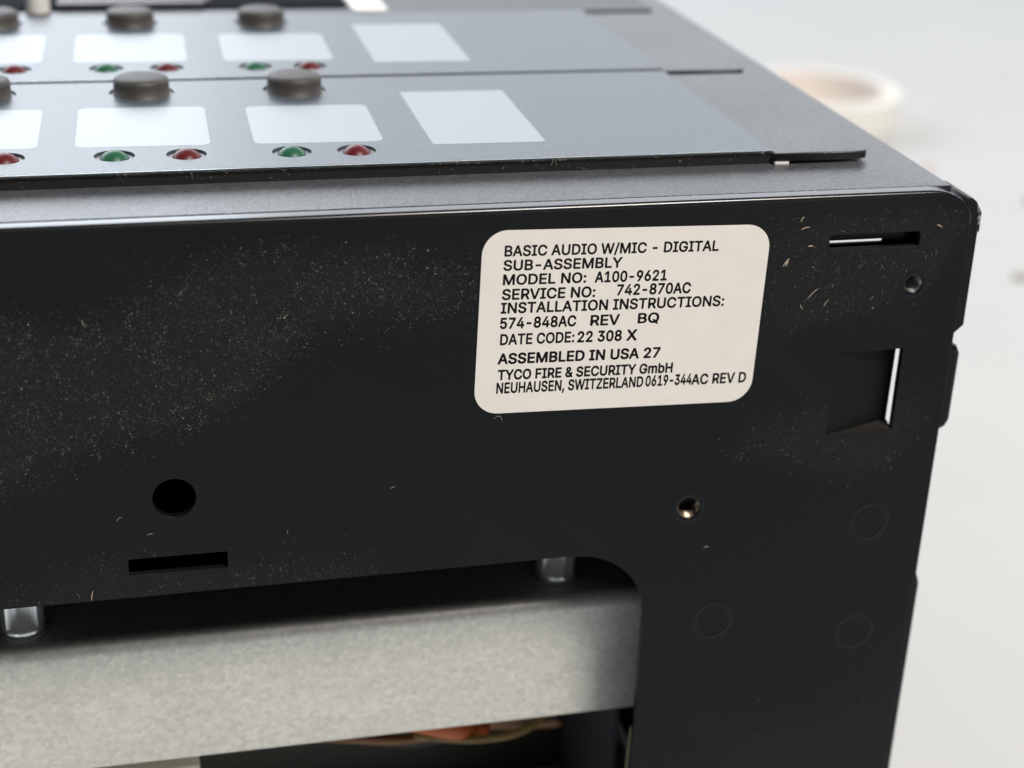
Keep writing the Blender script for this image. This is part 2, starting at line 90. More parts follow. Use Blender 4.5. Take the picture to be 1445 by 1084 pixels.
GLYPH_DATA = r'''{"&":[448,[[[221,-7,197,-7,163,-7],[135,-1,110,12,86,24],[67,41,54,62,41,83],[34,107,34,133,34,155],[39,174,47,189,56,205],[69,220,85,235,101,249],[119,263,140,279,166,298],[191,316,216,335,223,340],[230,346,237,352,244,359],[250,366,255,375,259,384],[262,394,262,405,262,421],[256,434,245,445,235,456],[220,461,201,461,189,461],[178,458,168,453,158,448],[151,441,145,431,140,422],[137,411,137,399,137,386],[140,374,145,363,151,352],[159,340,169,327,179,315],[190,300,204,284,282,189],[360,95,438,0,413,0],[389,0,364,0,300,77],[236,154,171,231,152,255],[135,275,121,293,107,310],[95,327,87,344,79,361],[75,379,75,398,75,421],[81,441,91,458,101,475],[116,489,134,499,153,509],[175,513,200,513,225,513],[247,509,266,499,284,489],[298,476,308,459,319,443],[324,424,324,404,324,389],[321,375,315,362,309,348],[302,336,291,325,281,314],[269,303,256,293,222,268],[188,243,154,217,133,202],[119,188,110,174,101,161],[97,147,97,131,97,115],[101,100,109,87,117,75],[129,65,143,57,158,50],[174,46,193,46,213,46],[233,51,251,59,270,68],[286,80,301,95,316,111],[328,130,336,151,345,173],[349,197,349,224,368,224],[388,224,408,224,408,192],[404,165,397,144,389,122],[381,105,371,92,361,79],[352,69,345,62,341,57],[337,52,333,47,316,29],[296,16,271,7,246,-2]]]],",":[188,[[[53,-119,38,-119,48,-56],[58,8,68,71,91,71],[114,71,137,71,119,8],[102,-56,84,-119,69,-119]]]],"-":[453,[[[263,244,337,244,337,226],[337,207,337,188,263,188],[188,188,114,188,114,207],[114,226,114,244,188,244]]]],"/":[249,[[[216,533,235,533,180,330],[126,127,71,-76,52,-76],[33,-76,14,-76,69,127],[124,330,178,533,197,533]]]],"0":[453,[[[264,-7,227,-7,189,-7],[157,3,130,24,103,45],[83,74,69,113,55,152],[48,199,48,254,48,309],[55,356,69,395,83,434],[104,464,130,484,157,505],[189,516,227,516,264,516],[296,505,323,484,350,464],[370,434,384,395,398,356],[405,309,405,254,405,199],[398,152,384,113,370,74],[350,45,323,24,297,3]],[[202,50,227,50,252,50],[273,58,290,74,308,90],[321,113,330,144,339,174],[344,211,344,254,344,297],[339,334,330,365,321,395],[308,419,290,435,273,451],[252,460,227,460,202,460],[180,451,163,435,146,419],[132,395,123,365,114,334],[109,297,109,254,109,211],[114,174,123,144,132,113],[146,90,163,74,180,58]]]],"1":[453,[[[181,0,76,0,76,18],[76,36,76,55,181,55],[286,55,391,55,391,36],[391,18,391,0,286,0]],[[250,509,276,509,276,339],[276,170,276,0,255,0],[234,0,212,0,212,149],[212,299,212,448,211,448],[210,448,209,448,168,418],[127,388,86,358,86,381],[86,404,86,427,123,454],[161,481,198,509,224,509]]]],"2":[453,[[[172,0,64,0,64,16],[64,32,64,47,121,108],[177,168,234,229,254,249],[270,267,282,282,295,298],[304,313,311,327,317,341],[320,356,320,371,320,390],[316,405,308,419,299,432],[288,442,273,449,259,456],[242,460,224,460,204,460],[187,456,172,447,158,439],[147,428,139,413,131,399],[127,382,127,362,107,362],[86,362,66,362,66,392],[72,419,86,442,100,465],[119,483,143,496,167,509],[194,516,225,516,255,516],[282,509,306,497,329,484],[348,467,361,445,374,424],[381,399,381,372,381,354],[378,335,371,318,364,300],[353,280,336,259,319,237],[296,211,267,180,229,140],[191,100,153,60,153,59],[153,58,153,57,231,57],[310,57,389,57,389,38],[389,19,389,0,281,0]]]],"3":[453,[[[252,-7,218,-7,187,-7],[158,-1,133,10,107,21],[86,37,70,57,54,78],[46,103,44,132,66,132],[87,132,109,132,111,114],[117,99,126,87,136,75],[149,65,165,59,181,53],[199,50,219,50,239,50],[258,53,275,61,292,68],[305,79,315,93,324,107],[329,124,329,145,329,163],[325,181,316,196,307,212],[293,224,275,234,256,243],[231,248,201,248,186,248],[172,248,157,248,157,265],[157,282,157,299,200,349],[244,399,288,448,288,450],[288,451,288,452,215,452],[142,452,70,452,70,471],[70,490,70,509,171,509],[272,509,372,509,372,493],[372,477,372,461,319,400],[265,339,211,278,211,282],[211,285,211,289,249,293],[281,288,308,276,335,263],[356,246,371,222,386,199],[393,173,393,145,393,115],[385,89,370,66,355,43],[335,25,309,12,282,0]]]],"4":[453,[[[164,105,40,105,40,123],[40,141,40,158,109,275],[178,392,247,509,268,509],[289,509,311,509,243,394],[176,280,109,166,109,165],[109,164,109,163,210,163],[312,163,413,163,413,144],[413,125,413,105,289,105]],[[302,0,282,0,282,40],[282,81,282,121,282,130],[282,138,282,146,282,203],[282,260,282,318,302,318],[322,318,343,318,343,212],[343,106,343,0,322,0]]]],"5":[453,[[[254,-7,221,-7,191,-7],[164,-1,140,11,116,23],[97,39,83,60,69,81],[61,104,60,130,81,130],[101,130,122,130,124,115],[129,101,138,89,147,77],[159,67,173,60,188,53],[204,50,221,50,242,50],[260,55,276,64,292,74],[305,87,314,104,323,121],[328,141,328,162,328,184],[323,204,314,221,304,238],[291,252,275,262,258,272],[239,277,218,277,201,277],[184,274,167,268,151,263],[138,255,128,246,108,248],[88,250,67,253,77,338],[86,423,96,509,186,509],[276,509,366,509,366,490],[366,471,366,452,294,452],[222,452,151,452,145,402],[139,352,134,301,135,301],[135,301,136,301,147,311],[161,319,178,325,194,331],[211,334,229,334,253,334],[274,329,294,321,313,313],[331,301,345,285,359,270],[371,252,379,231,387,210],[391,188,391,163,391,130],[384,101,369,76,354,50],[334,30,309,15,283,1]]]],"6":[453,[[[258,-7,226,-7,195,-7],[167,0,142,15,118,29],[98,49,84,74,71,100],[64,129,64,162,64,186],[69,212,80,239,91,266],[110,300,137,340,176,396],[214,453,252,509,276,509],[299,509,322,509,265,426],[208,344,151,261,149,261],[147,261,145,261,150,271],[157,280,165,288,174,296],[184,302,196,307,207,312],[221,314,235,314,266,314],[293,308,316,295,339,282],[357,263,370,240,382,216],[389,189,389,157,389,125],[382,97,368,73,354,48],[334,28,310,14,286,0]],[[207,48,226,48,246,48],[264,53,279,63,294,72],[306,85,314,101,323,118],[327,136,327,157,327,178],[323,197,314,213,306,230],[294,242,279,251,264,261],[246,265,226,265,207,265],[189,261,174,252,159,243],[147,230,138,214,129,198],[125,179,125,158,125,137],[129,118,138,102,147,85],[159,72,174,63,189,53]]]],"7":[453,[[[120,0,97,0,172,149],[248,299,323,448,323,450],[323,451,323,452,236,452],[149,452,62,452,62,471],[62,490,62,509,172,509],[281,509,391,509,391,489],[391,469,391,449,315,299],[240,150,165,0,142,0]]]],"8":[453,[[[260,-7,226,-7,192,-7],[162,-1,136,11,109,24],[89,40,74,62,59,83],[52,108,52,135,52,157],[56,177,65,195,74,213],[86,229,101,241,116,253],[133,261,153,265,153,265],[153,266,153,267,128,273],[108,287,93,308,78,329],[70,353,70,380,70,406],[77,429,90,450,104,470],[122,486,146,498,169,510],[196,516,226,516,256,516],[283,510,306,498,329,486],[348,470,361,450,375,429],[382,406,382,380,382,353],[374,329,359,308,344,287],[325,273,300,267,300,266],[300,265,300,265,319,261],[336,253,351,241,366,229],[378,213,387,195,396,177],[401,157,401,135,401,108],[393,83,378,62,364,40],[343,24,317,11,291,-1]],[[204,49,226,49,249,49],[268,53,285,60,301,68],[314,78,323,91,332,105],[337,121,337,139,337,158],[332,174,322,189,313,203],[300,214,283,223,266,231],[247,235,226,235,205,235],[186,231,169,223,152,214],[139,203,130,189,120,174],[115,158,115,139,115,121],[120,105,129,91,138,78],[151,68,167,60,184,53]],[[208,290,226,290,244,290],[260,293,274,300,288,307],[299,318,307,330,315,343],[319,358,319,376,319,393],[315,407,308,420,300,433],[289,443,275,449,261,456],[245,460,226,460,208,460],[191,456,177,449,163,443],[152,433,145,420,137,407],[133,393,133,376,133,358],[137,343,145,330,152,318],[163,307,178,300,192,293]]]],"9":[453,[[[195,516,226,516,258,516],[286,508,310,494,335,480],[354,460,368,434,382,409],[389,380,389,347,389,323],[383,297,373,270,362,243],[343,209,315,168,277,112],[239,56,200,0,177,0],[154,0,130,0,187,83],[244,165,301,248,303,248],[305,248,307,248,303,238],[296,229,287,221,279,213],[269,207,257,202,245,197],[232,195,218,195,187,195],[160,201,137,214,114,227],[96,245,83,269,70,292],[64,320,64,352,64,384],[71,412,85,436,99,461],[118,480,143,494,167,508]],[[246,460,226,460,207,460],[189,456,174,446,159,437],[147,424,138,407,130,391],[125,372,125,352,125,330],[130,312,138,295,147,279],[159,266,174,257,189,248],[207,243,226,243,246,243],[263,248,279,257,294,266],[306,279,314,295,323,311],[327,330,327,350,327,372],[323,391,314,407,306,424],[294,437,279,446,264,456]]]],":":[188,[[[108,-4,95,-4,83,-4],[72,0,63,9,54,18],[50,28,50,41,50,54],[54,65,63,73,72,82],[83,87,95,87,108,87],[119,82,128,73,137,65],[141,54,141,41,141,28],[137,18,128,9,119,0]],[[108,271,95,271,83,271],[72,275,63,284,54,293],[50,304,50,316,50,329],[54,340,63,349,72,357],[83,362,95,362,108,362],[119,357,128,349,137,340],[141,329,141,316,141,304],[137,293,128,284,119,275]]]],"A":[480,[[[39,0,16,0,78,170],[140,339,201,509,226,509],[251,509,276,509,338,339],[401,170,463,0,440,0],[418,0,395,0,359,101],[323,202,287,302,281,321],[273,344,264,372,255,400],[245,435,232,478,236,478],[241,478,245,478,233,435],[222,399,213,371,204,343],[196,320,191,302,155,202],[120,101,85,0,62,0]],[[197,142,110,142,110,161],[110,180,110,199,197,199],[283,199,370,199,370,180],[370,161,370,142,283,142]]]],"B":[456,[[[122,0,60,0,60,170],[60,339,60,509,120,509],[181,509,241,509,276,509],[306,503,329,491,352,479],[369,462,381,442,392,422],[398,399,398,374,398,352],[394,334,387,320,379,306],[369,294,356,286,344,277],[330,271,315,267,315,265],[315,264,315,262,331,261],[347,255,363,245,379,235],[392,221,402,203,413,185],[418,163,418,136,418,111],[412,87,400,67,388,46],[370,30,344,18,319,6],[287,0,247,0,184,0]],[[125,115,125,57,165,57],[205,57,245,57,284,57],[313,65,330,80,347,95],[355,114,355,137,355,154],[351,170,342,184,334,198],[321,209,306,218,290,227],[271,231,248,231,207,231],[166,231,125,231,125,173]],[[125,341,125,285,162,285],[200,285,238,285,257,285],[273,289,288,296,303,303],[315,313,323,326,332,339],[336,355,336,372,336,395],[328,414,313,429,297,444],[273,452,240,452,202,452],[163,452,125,452,125,396]]]],"C":[510,[[[293,-7,267,-7,223,-7],[184,4,150,25,116,46],[89,76,70,115,50,154],[40,201,40,254,40,308],[50,354,70,393,89,432],[116,462,150,484,184,505],[223,516,267,516,293,516],[317,512,340,504,363,497],[384,486,402,471,420,457],[436,439,448,418,460,398],[468,374,473,348,451,348],[430,348,408,348,404,366],[398,381,389,395,381,408],[370,419,357,428,345,438],[331,444,315,449,300,454],[284,456,267,456,236,456],[208,448,184,432,159,417],[139,394,125,364,111,334],[103,297,103,254,103,211],[111,175,125,145,140,115],[159,92,184,76,209,61],[236,53,267,53,284,53],[300,55,315,60,331,65],[345,71,357,81,370,90],[381,101,389,114,398,128],[404,143,408,160,430,160],[451,160,473,160,469,135],[460,111,448,91,436,70],[421,52,402,38,384,23],[363,12,341,5,318,-3]]]],"D":[502,[[[271,0,219,0,178,0],[137,0,96,0,96,19],[96,38,96,57,136,57],[175,57,215,57,256,57],[291,65,318,81,345,97],[366,119,379,149,392,179],[399,214,399,255,399,296],[392,331,379,361,366,390],[346,412,320,428,293,444],[260,452,221,452,178,452],[136,452,93,452,93,471],[93,490,93,509,137,509],[181,509,225,509,275,509],[317,499,353,478,388,458],[415,429,433,391,452,353],[462,308,462,255,462,202],[452,157,433,119,414,81],[387,51,351,31,314,10]],[[103,509,125,509,125,339],[125,170,125,0,103,0],[82,0,60,0,60,170],[60,339,60,509,82,509]]]],"E":[419,[[[165,0,60,0,60,170],[60,339,60,509,164,509],[268,509,372,509,372,490],[372,471,372,452,290,452],[207,452,125,452,125,396],[125,341,125,286,202,286],[278,286,355,286,355,267],[355,248,355,229,278,229],[202,229,125,229,125,172],[125,114,125,57,208,57],[292,57,375,57,375,38],[375,19,375,0,270,0]]]],"F":[410,[[[82,0,60,0,60,170],[60,339,60,509,163,509],[266,509,369,509,369,490],[369,471,369,452,288,452],[206,452,125,452,125,394],[125,336,125,278,198,278],[272,278,346,278,346,259],[346,240,346,221,272,221],[198,221,125,221,125,147],[125,74,125,0,103,0]]]],"G":[520,[[[309,-7,269,-7,223,-7],[184,4,149,25,115,46],[88,77,69,116,50,155],[40,201,40,254,40,308],[50,354,69,393,88,432],[115,462,149,484,183,505],[221,516,265,516,292,516],[317,512,340,504,364,496],[385,484,403,469,422,454],[437,437,449,416,461,396],[470,373,474,349,452,349],[430,349,408,349,403,365],[396,380,387,393,379,406],[368,417,356,427,344,436],[330,444,315,448,300,453],[283,456,265,456,235,456],[208,448,183,432,159,417],[139,394,125,364,111,334],[103,297,103,254,103,211],[111,175,125,145,140,115],[159,92,184,76,209,61],[237,53,269,53,297,53],[323,59,345,71,367,83],[384,101,396,123,409,146],[415,172,415,202,421,201],[428,200,434,199,384,199],[333,199,283,199,283,218],[283,237,283,256,348,256],[413,256,478,256,478,237],[478,219,478,200,478,158],[469,122,451,91,433,60],[408,36,377,19,345,2]]]],"H":[517,[[[82,0,60,0,60,170],[60,339,60,509,82,509],[103,509,125,509,125,435],[125,362,125,289,214,289],[303,289,392,289,392,362],[392,435,392,509,414,509],[435,509,457,509,457,339],[457,170,457,0,435,0],[414,0,392,0,392,77],[392,155,392,232,303,232],[214,232,125,232,125,155],[125,77,125,0,103,0]]]],"I":[300,[[[111,0,31,0,31,19],[31,38,31,57,60,57],[89,57,118,57,118,189],[118,320,118,452,89,452],[60,452,31,452,31,471],[31,490,31,509,111,509],[190,509,269,509,269,490],[269,471,269,452,240,452],[212,452,183,452,183,320],[183,189,183,57,212,57],[240,57,269,57,269,38],[269,19,269,0,190,0]]]],"L":[393,[[[160,0,60,0,60,170],[60,339,60,509,82,509],[103,509,125,509,125,358],[125,208,125,57,203,57],[282,57,361,57,361,38],[361,19,361,0,261,0]]]],"M":[628,[[[81,0,60,0,60,170],[60,339,60,509,91,509],[121,509,152,509,193,402],[235,294,277,187,280,180],[284,170,287,159,291,148],[295,136,299,123,303,110],[307,97,311,84,315,71],[319,59,322,49,317,49],[312,49,307,49,310,59],[314,70,318,83,322,95],[326,108,330,121,334,134],[338,147,342,158,346,170],[349,179,352,187,394,294],[435,402,476,509,507,509],[537,509,568,509,568,339],[568,170,568,0,547,0],[525,0,504,0,504,97],[504,194,504,291,504,302],[504,314,504,327,505,340],[505,354,505,369,505,383],[506,398,506,413,506,428],[507,443,507,457,509,457],[511,457,513,457,508,441],[503,426,498,409,492,393],[487,378,482,363,477,348],[472,334,467,322,463,309],[459,299,456,291,418,194],[380,97,342,0,323,0],[305,0,286,0,248,97],[209,194,170,291,167,299],[163,309,159,321,155,333],[150,346,145,361,140,376],[135,391,129,408,124,424],[118,441,112,457,114,457],[117,457,119,457,119,444],[120,431,120,416,120,401],[121,387,121,372,121,357],[121,342,122,328,122,315],[122,302,122,291,122,194],[122,97,122,0,101,0]]]],"N":[523,[[[82,0,60,0,60,170],[60,339,60,509,85,509],[111,509,136,509,205,400],[274,291,343,183,349,174],[355,164,363,151,370,138],[379,123,388,107,396,90],[405,73,414,55,411,55],[408,54,405,54,403,72],[401,90,401,108,400,126],[399,142,399,157,399,172],[399,185,399,195,399,300],[399,404,399,509,420,509],[442,509,463,509,463,339],[463,170,463,0,438,0],[412,0,387,0,325,97],[264,193,202,290,194,303],[186,316,177,331,169,345],[159,362,148,381,137,400],[123,424,108,452,111,453],[115,453,119,454,120,428],[121,405,122,384,123,362],[124,344,124,328,125,312],[125,300,125,291,125,194],[125,97,125,0,103,0]]]],"O":[533,[[[311,-7,267,-7,223,-7],[184,4,150,25,116,46],[90,76,70,115,50,154],[40,201,40,254,40,308],[50,354,70,393,90,432],[116,462,150,484,184,505],[223,516,267,516,311,516],[350,505,384,484,418,462],[444,432,464,393,483,354],[493,308,493,254,493,201],[483,154,464,115,444,76],[418,46,384,25,350,4]],[[236,53,267,53,297,53],[325,61,349,76,374,91],[394,114,408,144,423,174],[430,211,430,254,430,298],[423,335,408,365,394,395],[374,417,349,433,325,448],[297,456,267,456,236,456],[209,448,184,433,159,417],[140,394,125,364,111,334],[103,297,103,254,103,211],[111,174,125,144,140,114],[159,92,184,76,209,61]]]],"Q":[533,[[[274,121,245,159,268,159],[290,159,313,159,332,134],[351,109,369,85,374,78],[379,71,384,65,412,27],[440,-10,468,-48,446,-48],[423,-48,401,-48,382,-23],[364,2,346,27,341,33],[336,39,331,46,302,84]],[[311,-7,267,-7,223,-7],[184,4,150,25,116,46],[90,76,70,115,50,154],[40,201,40,254,40,308],[50,354,70,393,90,432],[116,462,150,484,184,505],[223,516,267,516,311,516],[350,505,384,484,418,462],[444,432,464,393,483,354],[493,308,493,254,493,201],[483,154,464,115,444,76],[418,46,384,25,350,4]],[[236,53,267,53,297,53],[325,61,349,76,374,91],[394,114,408,144,423,174],[430,211,430,254,430,298],[423,335,408,365,394,395],[374,417,349,433,325,448],[297,456,267,456,236,456],[209,448,184,433,159,417],[140,394,125,364,111,334],[103,297,103,254,103,211],[111,174,125,144,140,114],[159,92,184,76,209,61]]]],"R":[449,[[[82,0,60,0,60,170],[60,339,60,509,119,509],[177,509,236,509,275,509],[307,502,333,489,359,475],[378,457,390,433,403,410],[409,382,409,352,409,321],[403,295,390,271,378,248],[359,230,333,217,307,204],[275,198,236,198,189,198],[143,198,96,198,96,217],[96,236,96,255,142,255],[188,255,234,255,260,255],[281,259,298,267,314,275],[326,286,334,300,341,315],[345,332,345,352,345,372],[341,390,334,405,326,420],[314,431,298,440,281,448],[259,452,233,452,197,452],[161,452,125,452,125,301],[125,151,125,0,103,0]],[[378,0,353,0,312,76],[271,153,230,229,254,229],[279,229,303,229,344,153],[386,76,428,0,403,0]]]],"S":[447,[[[263,-9,224,-9,187,-9],[155,-3,128,9,100,21],[79,38,64,60,49,82],[40,107,38,137,60,137],[82,137,104,137,106,117],[112,101,123,88,134,75],[149,65,166,59,184,52],[203,49,224,49,247,49],[268,53,286,60,304,68],[319,78,329,92,340,105],[346,121,346,139,346,155],[341,169,332,179,323,189],[311,198,296,205,281,211],[264,217,245,222,224,228],[204,234,184,239,142,251],[109,268,86,289,63,311],[52,339,52,372,52,401],[60,426,75,448,90,469],[111,486,138,498,164,510],[194,516,227,516,261,516],[290,510,316,498,342,486],[362,469,377,449,392,428],[400,404,401,378,380,378],[358,378,337,378,335,403],[323,423,302,437,281,451],[256,459,225,459,203,459],[184,455,167,448,151,441],[138,431,129,418,120,406],[115,391,115,376,115,358],[120,344,131,334,142,323],[154,314,169,308,184,302],[199,297,212,293,230,289],[247,284,264,279,279,275],[295,270,312,264,328,257],[344,248,359,238,373,227],[385,214,395,198,404,181],[408,162,408,139,408,111],[401,86,386,64,372,41],[351,24,323,11,296,-2]]]],"T":[449,[[[85,452,32,452,32,471],[32,490,32,509,160,509],[288,509,417,509,417,490],[417,471,417,452,363,452],[310,452,257,452,257,301],[257,151,257,0,235,0],[214,0,193,0,193,151],[193,301,193,452,139,452]]]],"U":[517,[[[299,-8,259,-8,219,-8],[184,0,154,15,124,31],[101,53,85,80,68,107],[60,138,60,173,60,285],[60,397,60,509,81,509],[103,509,124,509,124,399],[124,288,124,178,124,154],[130,132,141,113,152,94],[167,79,187,68,207,57],[231,52,259,52,287,52],[311,57,331,68,351,79],[366,94,377,113,387,132],[393,154,393,178,393,288],[393,399,393,509,414,509],[436,509,457,509,457,397],[457,285,457,173,457,138],[449,107,433,80,416,53],[393,31,363,15,334,0]]]],"V":[480,[[[229,0,204,0,141,170],[79,339,16,509,39,509],[62,509,84,509,120,408],[156,307,192,206,198,189],[206,166,215,137,224,109],[235,73,248,31,243,31],[239,31,235,31,247,74],[258,110,267,138,276,166],[284,189,290,206,325,307],[360,408,395,509,417,509],[440,509,463,509,401,339],[340,170,278,0,253,0]]]],"W":[686,[[[180,0,155,0,109,170],[63,339,16,509,38,509],[60,509,82,509,109,404],[136,300,163,196,168,179],[172,163,175,145,179,128],[183,111,187,94,190,76],[194,58,197,40,194,40],[192,40,189,40,193,58],[196,76,200,94,203,111],[207,128,211,145,215,163],[220,179,224,196,251,300],[279,404,306,509,331,509],[355,509,380,509,407,404],[434,300,462,196,466,179],[470,163,474,145,478,128],[482,111,486,94,490,76],[494,58,497,40,494,40],[491,40,488,40,492,58],[495,76,499,94,502,111],[506,128,510,145,515,163],[519,179,523,196,550,300],[576,404,603,509,625,509],[647,509,670,509,623,339],[577,170,530,0,505,0],[480,0,455,0,426,108],[397,215,368,323,362,344],[357,367,351,391,346,416],[341,444,336,475,341,475],[345,475,350,475,345,445],[340,419,335,395,330,371],[324,347,318,323,289,215],[260,108,230,0,205,0]]]],"X":[474,[[[43,0,18,0,84,95],[151,190,217,284,217,268],[217,252,217,236,155,327],[92,418,29,509,54,509],[79,509,104,509,129,473],[153,437,178,400,188,385],[197,372,204,361,211,350],[217,340,223,329,229,318],[236,306,243,292,240,292],[236,292,232,292,239,306],[246,318,252,329,258,339],[264,350,272,361,279,372],[288,385,298,400,323,437],[348,473,374,509,398,509],[422,509,446,509,384,419],[321,329,259,239,259,255],[259,271,259,287,324,191],[390,96,456,0,431,0],[406,0,382,0,352,43],[322,86,292,129,283,143],[275,155,268,165,262,175],[256,185,250,195,244,206],[238,217,230,231,235,231],[240,231,244,231,238,218],[231,207,225,196,219,186],[213,176,206,166,199,155],[191,143,182,129,152,86],[122,43,91,0,67,0]]]],"Y":[472,[[[225,0,203,0,203,69],[203,139,203,208,141,308],[79,409,16,509,41,509],[66,509,91,509,125,454],[159,399,192,344,203,326],[213,309,222,292,231,275],[240,255,250,230,241,230],[232,230,224,230,233,255],[242,276,251,293,260,310],[270,327,280,344,314,399],[347,454,381,509,406,509],[430,509,455,509,393,409],[330,308,268,208,268,139],[268,69,268,0,247,0]]]],"Z":[438,[[[161,0,42,0,42,15],[42,31,42,46,119,159],[196,272,273,385,284,400],[295,415,306,431,318,446],[329,461,341,476,343,469],[346,461,348,454,327,453],[306,453,285,452,264,452],[244,452,223,452,162,452],[101,452,40,452,40,471],[40,490,40,509,159,509],[278,509,397,509,397,493],[397,477,397,462,321,351],[245,240,169,129,158,113],[146,97,134,81,122,65],[110,49,97,33,95,40],[93,47,90,54,111,55],[132,56,152,57,173,57],[193,57,214,57,276,57],[338,57,399,57,399,38],[399,19,399,0,280,0]]]],"b":[424,[[[261,-8,229,-8,206,-8],[187,-4,172,4,158,12],[146,21,138,31,129,42],[123,51,118,59,116,59],[114,59,112,59,112,39],[112,20,112,0,92,0],[72,0,53,0,53,170],[53,339,53,509,73,509],[93,509,114,509,114,446],[114,382,114,319,115,319],[117,319,118,319,123,327],[129,336,137,346,145,356],[157,365,171,373,186,381],[205,384,229,384,261,384],[289,376,313,361,337,345],[356,322,370,293,383,263],[390,229,390,189,390,149],[383,114,370,84,356,55],[337,32,313,16,289,0]],[[197,47,220,47,244,47],[263,53,279,66,295,78],[308,95,316,117,324,138],[328,162,328,189,328,216],[324,240,316,261,308,282],[296,299,280,311,264,324],[244,330,220,330,197,330],[177,324,161,312,145,300],[133,284,125,263,117,242],[113,217,113,189,113,161],[117,136,125,115,133,94],[146,77,162,65,178,53]]]],"m":[610,[[[73,0,53,0,53,126],[53,253,53,379,72,379],[92,379,112,379,112,351],[112,323,112,295,111,295],[109,295,108,295,113,316],[121,332,132,346,144,359],[157,369,172,376,187,383],[203,386,219,386,247,386],[270,378,287,361,305,344],[316,322,321,295,318,295],[315,295,312,295,317,313],[325,329,337,343,349,357],[364,367,381,375,398,382],[416,386,437,386,459,386],[479,381,497,372,515,362],[530,348,541,328,551,309],[557,285,557,255,557,170],[557,85,557,0,536,0],[516,0,496,0,496,85],[496,169,496,254,496,281],[488,301,473,313,457,325],[439,330,419,330,402,330],[387,327,374,320,362,313],[352,303,345,290,339,278],[335,263,335,247,335,165],[335,82,335,0,315,0],[295,0,274,0,274,87],[274,173,274,260,274,281],[267,298,253,311,239,324],[221,330,199,330,185,330],[171,327,158,320,144,313],[134,303,126,289,118,276],[114,258,114,238,114,159],[114,79,114,0,93,0]]]]," ":[188,[]]}'''

# ------------------------------------------------------------------ materials
def mat(name, color, rough=0.5, metal=0.0, spec=0.5, **kw):
    M = bpy.data.materials.new(name); M.use_nodes = True
    b = M.node_tree.nodes['Principled BSDF']
    b.inputs['Base Color'].default_value = (*color, 1)
    b.inputs['Roughness'].default_value = rough
    b.inputs['Metallic'].default_value = metal
    b.inputs['Specular IOR Level'].default_value = spec
    for k, v in kw.items():
        b.inputs[k.replace('_', ' ')].default_value = v
    return M

def nd(M, t, **kw):
    n = M.node_tree.nodes.new(t)
    for k, v in kw.items():
        if hasattr(n, k): setattr(n, k, v)
        else: n.inputs[k].default_value = v
    return n
def lk(M, a, b): M.node_tree.links.new(a, b)
def bsdf(M): return M.node_tree.nodes['Principled BSDF']
def coord(M): return nd(M, 'ShaderNodeTexCoord').outputs['Object']
def noise(M, scale, detail=2.0, rough=0.5, stretch=None):
    n = nd(M, 'ShaderNodeTexNoise'); n.inputs['Scale'].default_value = scale
    n.inputs['Detail'].default_value = detail; n.inputs['Roughness'].default_value = rough
    c = coord(M)
    if stretch:
        mp = nd(M, 'ShaderNodeMapping'); mp.inputs['Scale'].default_value = stretch
        lk(M, c, mp.inputs['Vector']); c = mp.outputs['Vector']
    lk(M, c, n.inputs['Vector'])
    return n.outputs['Fac']
def ramp(M, fac, stops):
    r = nd(M, 'ShaderNodeValToRGB'); el = r.color_ramp.elements
    while len(el) < len(stops): el.new(0.5)
    for s_, (p, c) in zip(el, stops):
        s_.position = p; s_.color = (*c, 1) if len(c) == 3 else c
    lk(M, fac, r.inputs['Fac']); return r.outputs['Color']
def add_bump(M, height, strength, dist):
    b = nd(M, 'ShaderNodeBump'); b.inputs['Strength'].default_value = strength
    b.inputs['Distance'].default_value = dist
    lk(M, height, b.inputs['Height']); lk(M, b.outputs['Normal'], bsdf(M).inputs['Normal'])
def rng(M, v, lo, hi):
    r = nd(M, 'ShaderNodeMapRange'); r.inputs['To Min'].default_value = lo; r.inputs['To Max'].default_value = hi
    lk(M, v, r.inputs['Value']); return r.outputs['Result']
def math_(M, op, a, b=None, clamp=False):
    n = nd(M, 'ShaderNodeMath', operation=op); n.use_clamp = clamp
    for i, v in enumerate((a, b)):
        if v is None: continue
        if isinstance(v, (int, float)): n.inputs[i].default_value = v
        else: lk(M, v, n.inputs[i])
    return n.outputs[0]

# textured black paint of the top (fine grain)
PAINT_TOP = mat('black_textured_paint', (0.085, 0.086, 0.089), 0.36, IOR=1.7)
add_bump(PAINT_TOP, noise(PAINT_TOP, 2300, 2, 0.6), 1.0, 0.00010)
lk(PAINT_TOP, rng(PAINT_TOP, noise(PAINT_TOP, 60, 3), 0.30, 0.44), bsdf(PAINT_TOP).inputs['Roughness'])
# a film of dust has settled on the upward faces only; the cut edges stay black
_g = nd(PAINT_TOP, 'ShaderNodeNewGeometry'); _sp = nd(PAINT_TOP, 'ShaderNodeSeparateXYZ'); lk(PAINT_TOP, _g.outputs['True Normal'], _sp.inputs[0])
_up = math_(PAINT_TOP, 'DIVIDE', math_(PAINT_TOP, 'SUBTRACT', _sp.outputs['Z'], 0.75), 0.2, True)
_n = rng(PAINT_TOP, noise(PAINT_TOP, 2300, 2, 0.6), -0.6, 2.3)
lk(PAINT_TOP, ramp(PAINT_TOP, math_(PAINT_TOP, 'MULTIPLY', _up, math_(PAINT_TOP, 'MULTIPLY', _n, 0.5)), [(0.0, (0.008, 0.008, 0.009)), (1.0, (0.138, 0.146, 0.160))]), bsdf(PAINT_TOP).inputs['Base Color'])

PAINT = mat('black_satin_paint', (0.0045, 0.0055, 0.0062), 0.30, spec=0.17)
LIPMAT = mat('black_gloss_lip', (0.0080, 0.0090, 0.0100), 0.22)
add_bump(PAINT, noise(PAINT, 1500, 2, 0.5), 0.08, 0.00004)

